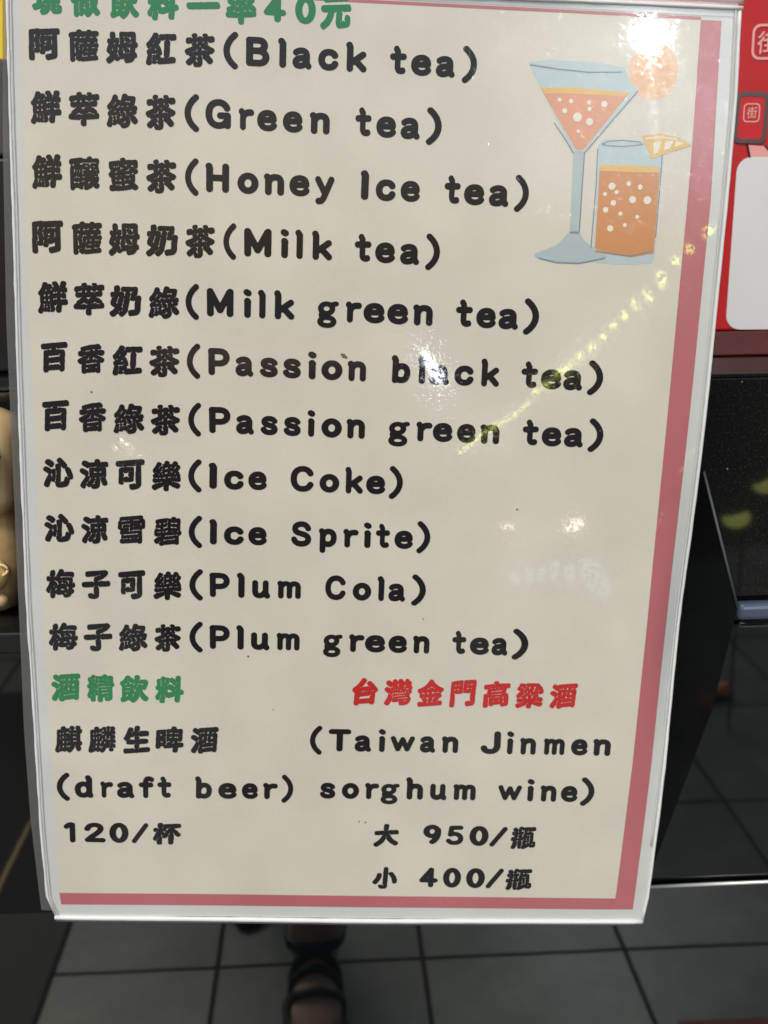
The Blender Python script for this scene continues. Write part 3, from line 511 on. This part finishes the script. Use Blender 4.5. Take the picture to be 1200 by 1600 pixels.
flat([('fill', F_blue, smooth([(83.9, 161.5), (93.0, 163.7), (103, 163.2), (111.8, 162.1), (112.0, 140), (112.2, 116.2), (108.6, 113.4), (91.0, 112.7), (86.0, 115.7), (85, 140)], 3), 0, 0),
 ('fill', F_or2, [(85.5, 152.5), (98.6, 152.8), (111.3, 152.3), (111.8, 117.8), (101.9, 115.8), (86.2, 117.4)], 0, 1),
 ('fill', F_yel, [(85.7, 153.3), (98.5, 153.8), (111.2, 153.3), (111.1, 151.2), (98.8, 151.0), (85.6, 150.9)], 0, 2),
 ('line', F_line, [(85.5, 161.8), (88.2, 163.0), (94.1, 163.7), (101.8, 163.3), (103.0, 162.3), (95.1, 161.2), (88.3, 161.2), (85.6, 161.7)], .45, 2),
 ('line', F_line, [(84.0, 159.9), (84.5, 144.9), (84.4, 118.9)], .45, 2), ('line', F_line, [(111.6, 161.1), (111.9, 146.0), (112.0, 124.3)], .45, 2), ('line', F_line, [(89.2, 117.5), (101.9, 116.3), (111.1, 118.9)], .45, 2)]
 + [('dot', F_cream, p, r, 3) for p, r in zip([(91.3, 144.9), (98.4, 146.2), (103.4, 145.1), (88.6, 141.6), (93.5, 142.6), (92.5, 138.1), (100.6, 139.8), (107.0, 139.8), (89.4, 135.1), (95.9, 133.8), (103.2, 132.7), (98.2, 129.1), (92.0, 127.5)], R2)], 'tall_glass_print', 'straight tumbler of orange drink with bubbles')
flat([('fill', F_yel, [(102.4, 165.9), (109.7, 167.0), (118.0, 165.8), (124.0, 162.9), (114.5, 159.7), (107.3, 156.5)], 0, 3)]
 + [('fill', F_cream, q, 0, 4) for q in ([(107.3, 163.2), (110.8, 163.7), (109.8, 159.5), (108.0, 158.6)], [(112.4, 164.0), (115.9, 164.4), (114.6, 161.2), (112.2, 160.4)], [(117.0, 164.4), (120.4, 163.5), (116.7, 161.8)])]
 + [('line', F_cream, [(103.6, 164.6), (110, 165.7), (117.5, 164.9)], .6, 4)], 'citrus_wedge_print', 'yellow citrus wedge on the tumbler rim')
F_dirt = film('dirt_speck', (.13, .10, .06))
for p, r in [((-20.3, 69.3), .9), ((-19.2, 68.7), .6), ((-21.2, 70), .4), ((-3, -153.3), .4), ((-6, -152.9), .35), ((-48, -96), .3), ((60, 3), .4), ((-60, -70), .45), ((20, -50), .3), ((95, 40), .35), ((-129, 50), .4)]:
    flat([('dot', F_dirt, p, r, 3)], 'dirt_speck')

# clear sleeve: sealed rims, left film margin, bottom lip
def clear(name, col, a, rough=.12):
    m = bpy.data.materials.new(name); m.use_nodes = True; nt = m.node_tree; N = nt.nodes; p = N['Principled BSDF']
    p.inputs['Base Color'].default_value = (*col, 1); p.inputs['Roughness'].default_value = rough; p.inputs['Coat Weight'].default_value = .25
    t = N.new('ShaderNodeBsdfTransparent'); mx = N.new('ShaderNodeMixShader'); mx.inputs[0].default_value = a
    nt.links.new(t.outputs[0], mx.inputs[1]); nt.links.new(p.outputs[0], mx.inputs[2]); nt.links.new(mx.outputs[0], N['Material Output'].inputs[0]); return m
P_rim = clear('clear_rim', (.7, .72, .72), .6, .3); P_lip = clear('bright_lip', (.86, .88, .88), .85, .35); P_film = clear('clear_margin', (.16, .165, .16), .45, .2); P_haze = clear('milky_seal', (.78, .82, .84), .42, .2)
def rim(name, pts, r, m, dz=.3, n=8, wob=0):
    bm = bmesh.new(); P = []
    for (a, b), (c, d) in zip(pts[:-1], pts[1:]):
        k = max(1, int(math.hypot(c-a, d-b)/6))
        for i in range(k): P.append((a+(c-a)*i/k, b+(d-b)*i/k))
    P.append(pts[-1]); rr = [r*K*(1+wob*rnd.uniform(-1, 1)) for _ in P]
    tube(bm, [(u*K, v*K, Z(u, v, dz)*K) for u, v in P], rr, n); return bmobj(name, bm, m, menu, True)
lf = [(b, a) for a, b in LEFT]; rt = [(b, a) for a, b in RIGHT]
rim('sleeve_rim', [(u+.5, v) for u, v in lf], .65, P_lip, .2, wob=.28)
rim('sleeve_rim', [(u+2.0, v) for u, v in lf], .3, P_rim, .6, wob=.2)
rim('sleeve_rim', [(u-.7, v) for u, v in rt], .8, P_lip, .3, wob=.12)
rim('sleeve_rim', [(u-2.6, v) for u, v in rt if v > -190], .5, P_rim, .8, wob=.2)
rim('bottom_lip', [(-151.4, -205.6), (-85.7, -206.0), (8, -206.1), (136.5, -205.2)], 1.2, P_lip, .5, wob=.08)
rim('bottom_lip', [(-151.0, -207.4), (-85.7, -207.7), (8, -207.8), (136.2, -206.9)], .6, mat('sleeve_cut_edge', (.12, .11, .17), .25), .2)
V, F = patch(lambda v: itp(LEFT, v)+1, lambda v: itp(RIGHT, v)-1.5, 214.2, 219.5, .5, 50, 2); link('top_seal', mesh_of('top_seal', V, F), P_haze, menu, True)
rim('top_fold', [(-160, 216.5), (0, 216.6), (139.6, 217.6)], .9, P_lip, .8, wob=.15)
rim('top_fold', [(-160, 219.5), (0, 219.6), (139.6, 220.6)], 1.2, P_rim, .3, wob=.15)
ML = [(-204, -157.3), (-157.3, -161.0), (-111.6, -162.8), (-4.6, -163.5), (79.5, -164.2), (145, -163.0), (217, -160.6)]
V, F = patch(lambda v: itp(ML, v)-1.2, lambda v: itp(LEFT, v)+1, -203.5, 217, -1.6, 3, 60); nV = len(V)
V += [(x, y, z-.0003) for x, y, z in V]; F += [tuple(reversed([a+nV for a in f])) for f in F]
link('film_margin', mesh_of('film_margin', V, F), P_film, menu, True, label='clear film margin along the left side')
# black easel that carries the sheet in front of the counter
bm = bmesh.new()
def slab(pts, y0, y1):
    a = [bm.verts.new((x, y0, z)) for x, z in pts]; b = [bm.verts.new((x, y1, z)) for x, z in pts]
    bm.faces.new(a); bm.faces.new(b[::-1])
    for i in range(len(pts)): bm.faces.new((a[i], a[(i+1) % len(pts)], b[(i+1) % len(pts)], b[i]))
ez = empty('black_easel', (.03, .55, 0), label='black folding stand board holding up the menu, slanted dark sheet added at right as the mirrored back of the menu', cat='stand')
slab([(-.09, .70), (.12, .70), (.12, 1.06), (-.09, 1.06)], .508, .514); bmobj('back_board', bm, M_black, ez)
M_mirrored_back = mat('black_gloss_reflection', (.003, .003, .0035), .07, ior=1.3, noise=(20, .3))
bm = bmesh.new(); slab([(.10, .93), (.166, .925), (.1835, .876), (.2045, .807), (.1945, .752), (.169, .667), (.158, .64), (.10, .66)], .539, .542); bmobj('mirrored_back', bm, M_mirrored_back, ez)  # dark sheet stands in for the reflection of the menu back
bm = bmesh.new(); tube(bm, [(.1832, .5385, .878), (.2046, .5385, .807)], .0007, 6); bmobj('mirrored_back_edge', bm, mat('pale_edge', (.12, .14, .14), .4), ez, True)  # paler edge line of the imitated reflection
bm = bmesh.new(); box(bm, -.05, .09, .5145, .5992, .84, .86); bmobj('wall_bracket', bm, M_black, ez)

# =====================================================================
# RED PAYMENT SIGN on the ledge
# =====================================================================
M_red = mat('red_print', (.53, .014, .018), .5, noise=(12, .15), coat=(.6, .05), spec=.2); M_pinkp = mat('pink_print', (.80, .33, .30), .35, coat=(1, .06)); M_maroon = mat('maroon_print', (.05, .012, .014), .35, coat=(1, .06))
M_card = mat('white_card', (.72, .73, .73), .35, noise=(9, .05), coat=(1, .05)); M_red2 = mat('brighter_red_print', (.57, .018, .026), .5, coat=(.6, .05), spec=.2)
sg = empty('payment_sign', (.33, .69, .9175), label='red mobile payment sign with white card standing on the granite ledge', cat='sign')
boxobj('sign_board', (.135, .47, .680, .690, .9325, 1.25), M_red, sg, bev=.0015)
boxobj('base_strip', (.133, .472, .678, .705, .9177, .9322), mat('dark_red_base', (.10, .012, .012), .3, noise=(15, .3)), sg, bev=.001)
def rrect(x0, x1, z0, z1, r, n=6):
    out = []
    for cx, cz, a0 in ((x1-r, z1-r, 0), (x0+r, z1-r, 90), (x0+r, z0+r, 180), (x1-r, z0+r, 270)):
        for k in range(n+1):
            a = math.radians(a0+90*k/n); out.append((cx+r*math.cos(a), cz+r*math.sin(a)))
    return out
def plate(name, pts, y, m, th=.0004, tilt=0, c=None):
    bm = bmesh.new()
    if tilt:
        ca, sa = math.cos(tilt), math.sin(tilt); pts = [(c[0]+(x-c[0])*ca-(z-c[1])*sa, c[1]+(x-c[0])*sa+(z-c[1])*ca) for x, z in pts]
    a = [bm.verts.new((x, y-th, z)) for x, z in pts]; b = [bm.verts.new((x, y, z)) for x, z in pts]; bm.faces.new(a)
    for i in range(len(pts)): bm.faces.new((a[i], a[(i+1) % len(pts)], b[(i+1) % len(pts)], b[i]))
    return bmobj(name, bm, m, sg)
def ring(name, outer, inner, y, m, tilt=0, c=None):
    bm = bmesh.new(); rot = lambda p: p
    if tilt:
        ca, sa = math.cos(tilt), math.sin(tilt); rot = lambda p: (c[0]+(p[0]-c[0])*ca-(p[1]-c[1])*sa, c[1]+(p[0]-c[0])*sa+(p[1]-c[1])*ca)
    A = [bm.verts.new((rot(p)[0], y, rot(p)[1])) for p in outer]; B = [bm.verts.new((rot(p)[0], y, rot(p)[1])) for p in inner]
    for i in range(len(A)): j = (i+1) % len(A); bm.faces.new((A[i], A[j], B[j], B[i]))
    return bmobj(name, bm, m, sg)
def signchar(ch, x0, x1, z0, z1, y, m):
    g, fa = glyph(ch, 'T'); return link('emblem_character', mesh_of('emblem', [(x0+a*(x1-x0), y, z0+b*(z1-z0)) for a, b in g], [list(f) for f in fa]), m, sg)
plate('white_card', rrect(.2398, .42, .9332, 1.0315, .0085), .6797, M_card, tilt=-.012, c=(.24, .98))
ring('emblem_frame', rrect(.2447, .2638, 1.0838, 1.1027, .0045), rrect(.2461, .2624, 1.0852, 1.1013, .0034), .6794, M_pinkp)
signchar('街', .2476, .2612, 1.0868, 1.0995, .6794, M_pinkp)
ring('phone_frame', rrect(.2372, .2565, 1.0388, 1.0668, .004), rrect(.2396, .2541, 1.0412, 1.0644, .0026), .6790, M_maroon, tilt=-.03, c=(.247, 1.053))
plate('phone_screen', rrect(.2392, .2545, 1.0408, 1.0648, .0026), .6797, M_red2, tilt=-.03, c=(.247, 1.053))
ring('emblem_frame', rrect(.2421, .2517, 1.0503, 1.0606, .0022), rrect(.2428, .2510, 1.0510, 1.0599, .0017), .6790, M_pinkp)
signchar('街', .2440, .2502, 1.0522, 1.0588, .6789, M_pinkp)
plate('hand_drawing', [(.2463, 1.0380), (.2565, 1.0372), (.2640, 1.0331), (.2660, 1.0300), (.2480, 1.0312)], .6796, M_pinkp, .0002)
for a, b in (((.2455, 1.0392), (.2476, 1.0312)), ((.2557, 1.0378), (.2606, 1.0330))):
    bm = bmesh.new(); tube(bm, [(a[0], .6793, a[1]), (b[0], .6793, b[1])], .0006, 6); bmobj('hand_outline', bm, M_maroon, sg)

# =====================================================================
# LEFT: figurine on shelf, yellow card, grey case
# =====================================================================
M_gold = mat('gold_glaze', (.90, .66, .32), .3, metal=.15, noise=(30, .2), coat=(.6, .1)); M_gold2 = mat('dark_gold_glaze', (.80, .56, .24), .3, metal=.2, noise=(40, .4)); M_brown = mat('brown_groove', (.20, .10, .05), .5)
sh = empty('wall_shelf', (-.3, .57, .81), label='black shelf board at left under the golden figurine', cat='shelf')
boxobj('shelf_board', (-.45, -.128, .525, .598, .800, .8105), mat('black_shelf', (.012, .014, .013), .2, noise=(30, .4)), sh, bev=.001)
fg = empty('golden_figurine', (-.172, .565, .811), label='pale golden glazed figurine with round foot left of the menu', cat='figurine')
bm = bmesh.new(); lathe(bm, (-.176, .565, .8107), [(.012, 0), (.021, .003), (.0255, .014), (.0262, .026), (.0245, .038), (.0215, .0475), (.019, .0515)]); bmobj('lower_body', bm, M_gold2, fg, True)
bm = bmesh.new(); lathe(bm, (-.177, .565, .8617), [(.018, 0), (.0262, .0015), (.029, .008), (.0292, .026), (.0285, .038), (.0255, .0465), (.017, .0505), (.004, .0518)]); bmobj('upper_body', bm, M_gold, fg, True)
bm = bmesh.new(); tube(bm, [(-.1655, .541, .902), (-.1585, .5415, .8985), (-.1560, .542, .892), (-.1595, .5415, .8845), (-.166, .541, .880)], .0032, 10); bmobj('curled_ear', bm, M_brown, fg, True)
bm = bmesh.new(); ball(bm, (-.1605, .545, .8208), .0040); bmobj('round_foot', bm, mat('gold_foot', (.62, .45, .24), .4, noise=(200, .4)), fg, True)
bm = bmesh.new(); tube(bm, [(-.158+.004*math.cos(a), .5395, .8375+.0028*math.sin(a)) for a in [k*math.pi/6 for k in range(13)]], .0008, 6); bmobj('bracelet', bm, M_gold, fg, True)
bm = bmesh.new(); ball(bm, (-.164, .5435, .8345), .0095, 1, .8, 1); bmobj('forearm', bm, M_gold2, fg, True)
gc = empty('grey_case', (-.2, .70, .918), label='grey metal case standing on the counter at the upper left', cat='case')
boxobj('case_body', (-.36, -.1655, .66, .80, .9180, 1.034), M_black, gc, bev=.002); boxobj('case_lid', (-.36, -.1650, .659, .80, 1.0345, 1.084), mat('grey_metal', (.07, .07, .068), .45, noise=(20, .3)), gc, bev=.002)
yc = empty('yellow_sign', (-.2, .56, 1.085), label='bright yellow plastic sign board with orange edge in the top left corner', cat='sign')
boxobj('board', (-.30, -.1362, .670, .676, 1.0845, 1.30), mat('yellow_plastic', (.86, .60, .01), .4), yc, bev=.001)
boxobj('edge_strip', (-.1358, -.1300, .671, .677, 1.0845, 1.30), mat('orange_plastic', (.72, .30, .04), .4), yc, bev=.001)

# =====================================================================
# STREET SIDE: lamps, string lights, photographer's legs (seen mirrored)
# =====================================================================
M_pole = mat('pole', (.05, .05, .05), .5)
def globe(name, p, r, col, e, label, cat, sq=1):
    t = empty(name, (p[0], p[1], 0), label=label, cat=cat)
    bm = bmesh.new(); ball(bm, p, r, 1, 1, sq); bmobj('globe', bm, mat('lit_globe', col, .4, emit=(col, e)), t, True)
    bm = bmesh.new(); tube(bm, [(p[0], p[1], 0), (p[0], p[1], p[2]-r*sq*.9)], .012, 8); bmobj('pole', bm, M_pole, t, True)
    bm = bmesh.new(); lathe(bm, (p[0], p[1], 0), [(.08, 0), (.08, .012), (.02, .03)], 20); bmobj('base', bm, M_pole, t, True)
globe('globe_lamp', (.866, -2.17, 1.478), .064, (.93, .97, 1), 450, 'tall white globe lamp mirrored as the bright glare at the top right of the menu', 'lamp', .6)
globe('globe_lamp', (.282, -2.394, .638), .026, (.85, .92, 1), 42, 'short white globe lamp mirrored over the word black on the menu', 'lamp')
globe('path_light', (.456, -1.893, .266), .021, (1, .85, .5), 9, 'low warm path light mirrored beside the words Ice Sprite', 'lamp', .45)
globe('path_light', (.636, -1.887, .264), .022, (1, .86, .66), 16, 'brighter low path light mirrored near the pink border', 'lamp', .6)
M_bulb = mat('lit_bulb', (.95, .95, .45), .4, emit=((.86, .95, .20), 14.0)); M_bulb2 = mat('lit_green_bulb', (.6, .7, .12), .4, emit=((.55, .62, .16), 4.0)); M_cable = mat('cable', (.02, .02, .02), .6)
def strung(name, pts, r, m, label, group=None):
    t = empty(name, pts[0], label=label, cat='string lights')
    bm = bmesh.new(); tube(bm, [(x, y, z+r) for x, y, z in pts], .0012, 6); bmobj('cable', bm, M_cable, t)
    me = None
    for p in pts:
        if me is None:
            bm = bmesh.new(); ball(bm, (0, 0, 0), r, seg=14); me = bpy.data.meshes.new('bulb'); bm.to_mesh(me); bm.free(); me.materials.append(m)
            for q in me.polygons: q.use_smooth = True
        o = bpy.data.objects.new('bulb', me); C.objects.link(o); o.location = Vector(p)-Vector(pts[0]); o.parent = t
    return t
A0 = Vector((.547, -4.321, .127)); A1 = Vector((.69, -1.134, 1.021)); dd = (A1-A0)
pts = [tuple(A0+dd*(k/27)+Vector((0, 0, rnd.uniform(-.006, .006)))) for k in range(30)]
strung('string_lights', pts, .0118, M_bulb, 'long string of pale yellow bulbs mirrored diagonally across the menu')
lf_t = empty('crescent_lights', (.80, -.90, 0), label='pair of dull green leaf shaped lights, formed like the blurred bulb glints in the black granite', cat='lights')
for (x, y, z), tw in (((.777, -.893, .445), .5), ((.832, -.906, .507), .9)):
    bm = bmesh.new(); P = [Vector((x+.024*math.cos(a), y, z+.016*math.sin(a)+.006)) for a in [tw+math.pi*(.95+.95*k/9) for k in range(10)]]
    tube(bm, P, [.002, .006, .009, .011, .0125, .013, .012, .010, .007, .002], 10); bmobj('crescent', bm, M_bulb2, lf_t, True)  # curved form imitates the out-of-focus half discs of mirrored bulbs
bm = bmesh.new(); tube(bm, [(.80, -.91, 0), (.80, -.91, .44), (.777, -.898, .45)], .0025, 6); tube(bm, [(.80, -.91, .44), (.832, -.91, .50)], .002, 6); bmobj('stem', bm, M_pole, lf_t)
strung('string_lights', [(-.614+.013*k+rnd.uniform(-.01, .01), -2.177, .458-.006*k+rnd.uniform(-.02, .02)) for k in range(9)], .004, mat('lit_warm_bulb', (1, .95, .8), .4, emit=((1, .95, .8), 45)), 'cluster of tiny warm bulbs mirrored as glints at the left of the menu')
oc = empty('orange_lantern', (.815, -1.08, 0), label='small orange floor lantern mirrored dimly right of the menu', cat='lantern')
bm = bmesh.new(); ball(bm, (.789, -1.10, .024), .021, 1.5, 1, .8); ball(bm, (.842, -1.06, .018), .016); bmobj('shade', bm, mat('lit_orange', (.8, .3, .1), .5, emit=((.85, .36, .15), .28)), oc, True)
bm = bmesh.new(); lathe(bm, (.815, -1.08, 0), [(.05, 0), (.05, .006), (.01, .008)], 20); bmobj('base', bm, M_pole, oc, True)
lb = empty('light_box_sign', (.5, -1.48, 0), label='low pale blue lit box sign mirrored faintly near the words Plum Cola', cat='sign')
for k in range(6):
    x = .388+.038*k; boxobj('lit_cell', (x, x+.026, -1.50, -1.48, .246, .246+.022+.006*(k % 2)), mat('lit_cell', (.7, .9, .9), .5, emit=((.7, .92, .9), 2.4)), lb, bev=.004)
boxobj('frame', (.37, .63, -1.53, -1.502, .225, .29), M_pole, lb); boxobj('foot', (.48, .52, -1.53, -1.51, 0, .225), M_pole, lb)

# photographer: one continuous body of legs with feet and toes; shorts and sandals as children
M_skin = mat('skin', (.68, .45, .31), .55, noise=(25, .15)); M_strap = mat('black_leather', (.008, .012, .018), .45)
pr = empty('person', (-.06, -.2, 0), label='person in dark shorts and black strap sandals, bare legs mirrored below the menu', cat='person')
def skin_mesh(name, verts, edges, radii, m, parent, root=0, lvl=2):
    me = bpy.data.meshes.new(name); me.from_pydata(verts, edges, []); o = bpy.data.objects.new(name, me); C.objects.link(o)
    s = o.modifiers.new('s', 'SKIN'); s.use_smooth_shade = True; o.modifiers.new('u', 'SUBSURF').levels = lvl
    for i, r in enumerate(radii): me.skin_vertices[0].data[i].radius = r if isinstance(r, tuple) else (r, r)
    me.skin_vertices[0].data[root].use_root = True
    bpy.context.view_layer.update(); dg = bpy.context.evaluated_depsgraph_get(); e = bpy.data.meshes.new_from_object(o.evaluated_get(dg))
    bpy.data.objects.remove(o); return link(name, e, m, parent, True)
vs = [(-.06, -.24, .84)]; es = []; rs = [(.12, .10)]
for hip, ank, yaw in (((.02, -.23, .80), (-.030, -.155, .085), .0), ((-.14, -.25, .80), (-.105, -.475, .085), -.15)):
    h0 = Vector(hip); a0 = Vector(ank); kn = (h0+a0)/2+Vector((0, .03, .03)); b = len(vs)
    fw = Vector((math.sin(yaw), math.cos(yaw), 0)); sd = Vector((fw.y, -fw.x, 0))
    chain = [(h0, .085), (h0.lerp(kn, .55), .070), (kn, .050), (kn.lerp(a0, .35), .058), (kn.lerp(a0, .75), .044), (a0+Vector((0, 0, .01)), .034), (a0+fw*.045+Vector((0, 0, -.038)), .030), (a0+fw*.105+Vector((0, 0, -.058)), (.034, .018))]
    for p, r in chain: vs.append(tuple(p)); rs.append(r)
    es.append((0, b)); es += [(b+i, b+i+1) for i in range(len(chain)-1)]
    hb = len(vs); vs.append(tuple(a0-fw*.035+Vector((0, 0, -.055)))); rs.append(.026); es.append((b+5, hb))
    for k in range(5):
        t0 = len(vs); off = (k-2)*.0155; ln = [.042, .046, .042, .036, .028][k]; r = [.011, .0085, .008, .008, .0075][k]
        if hip[0] > 0: off = -off
        vs.append(tuple(a0+fw*(.118+ln*.3)+sd*off+Vector((0, 0, -.066)))); rs.append(r*1.05)
        vs.append(tuple(a0+fw*(.118+ln)+sd*off*1.1+Vector((0, 0, -.075)))); rs.append(r*.85)
        es += [(b+7, t0), (t0, t0+1)]
body_ob = skin_mesh('body', vs, es, rs, M_skin, pr)
from mathutils.bvhtree import BVHTree
body_tree = BVHTree.FromPolygons([v.co.copy() for v in body_ob.data.vertices], [p.vertices[:] for p in body_ob.data.polygons])
vs = [(-.06, -.24, .86), (-.06, -.24, .76), (.025, -.225, .66), (.02, -.21, .50), (-.145, -.25, .66), (-.14, -.255, .50)]
skin_mesh('shorts', vs, [(0, 1), (1, 2), (2, 3), (1, 4), (4, 5)], [(.14, .11), (.145, .115), .094, .09, .094, .09], mat('dark_cloth', (.02, .022, .03), .8, noise=(60, .3)), pr)
for ank, yaw in (((-.030, -.155, .085), 0.), ((-.105, -.475, .085), -.15)):
    a0 = Vector(ank); fw = Vector((math.sin(yaw), math.cos(yaw), 0)); sd = Vector((fw.y, -fw.x, 0)); bm = bmesh.new()
    up = Vector((0, 0, 1))
    for c, ax, r in ((a0+up*-.004, fw+up*.15, .0055), (a0+up*.006, fw+up*.05, .005), (a0+fw*.05+up*-.048, up, .0065), (a0+fw*.062+up*-.052, up, .0065), (a0+fw*.088+up*-.062, up+sd*.25, .0065), (a0+fw*.074+up*-.058, up-sd*.35+fw*.5, .006)):
        ax = ax.normalized(); ps = []
        for k in range(25):
            a = 2*math.pi*k/24; dr = sd*math.cos(a)+ax*math.sin(a)
            hit = body_tree.ray_cast(c+dr*.11, -dr)[0]
            p = hit+dr*.0015 if hit is not None and (hit-c).length < .075 else c+dr*.03
            p.z = max(p.z, .012); ps.append(p)
        tube(bm, ps, r, 8, False)
    out = []
    for k in range(20):
        a = 2*math.pi*k/20; out.append(a0+fw*(.055+.135*math.sin(a))+sd*((.044 if math.sin(a) > 0 else .034)*math.cos(a)))
    A = [bm.verts.new((p.x, p.y, .0015)) for p in out]; B = [bm.verts.new((p.x, p.y, .014)) for p in out]; bm.faces.new(A[::-1]); bm.faces.new(B)
    for i in range(20): bm.faces.new((A[i], A[(i+1) % 20], B[(i+1) % 20], B[i]))
    bmobj('sandal', bm, M_strap, pr, True)
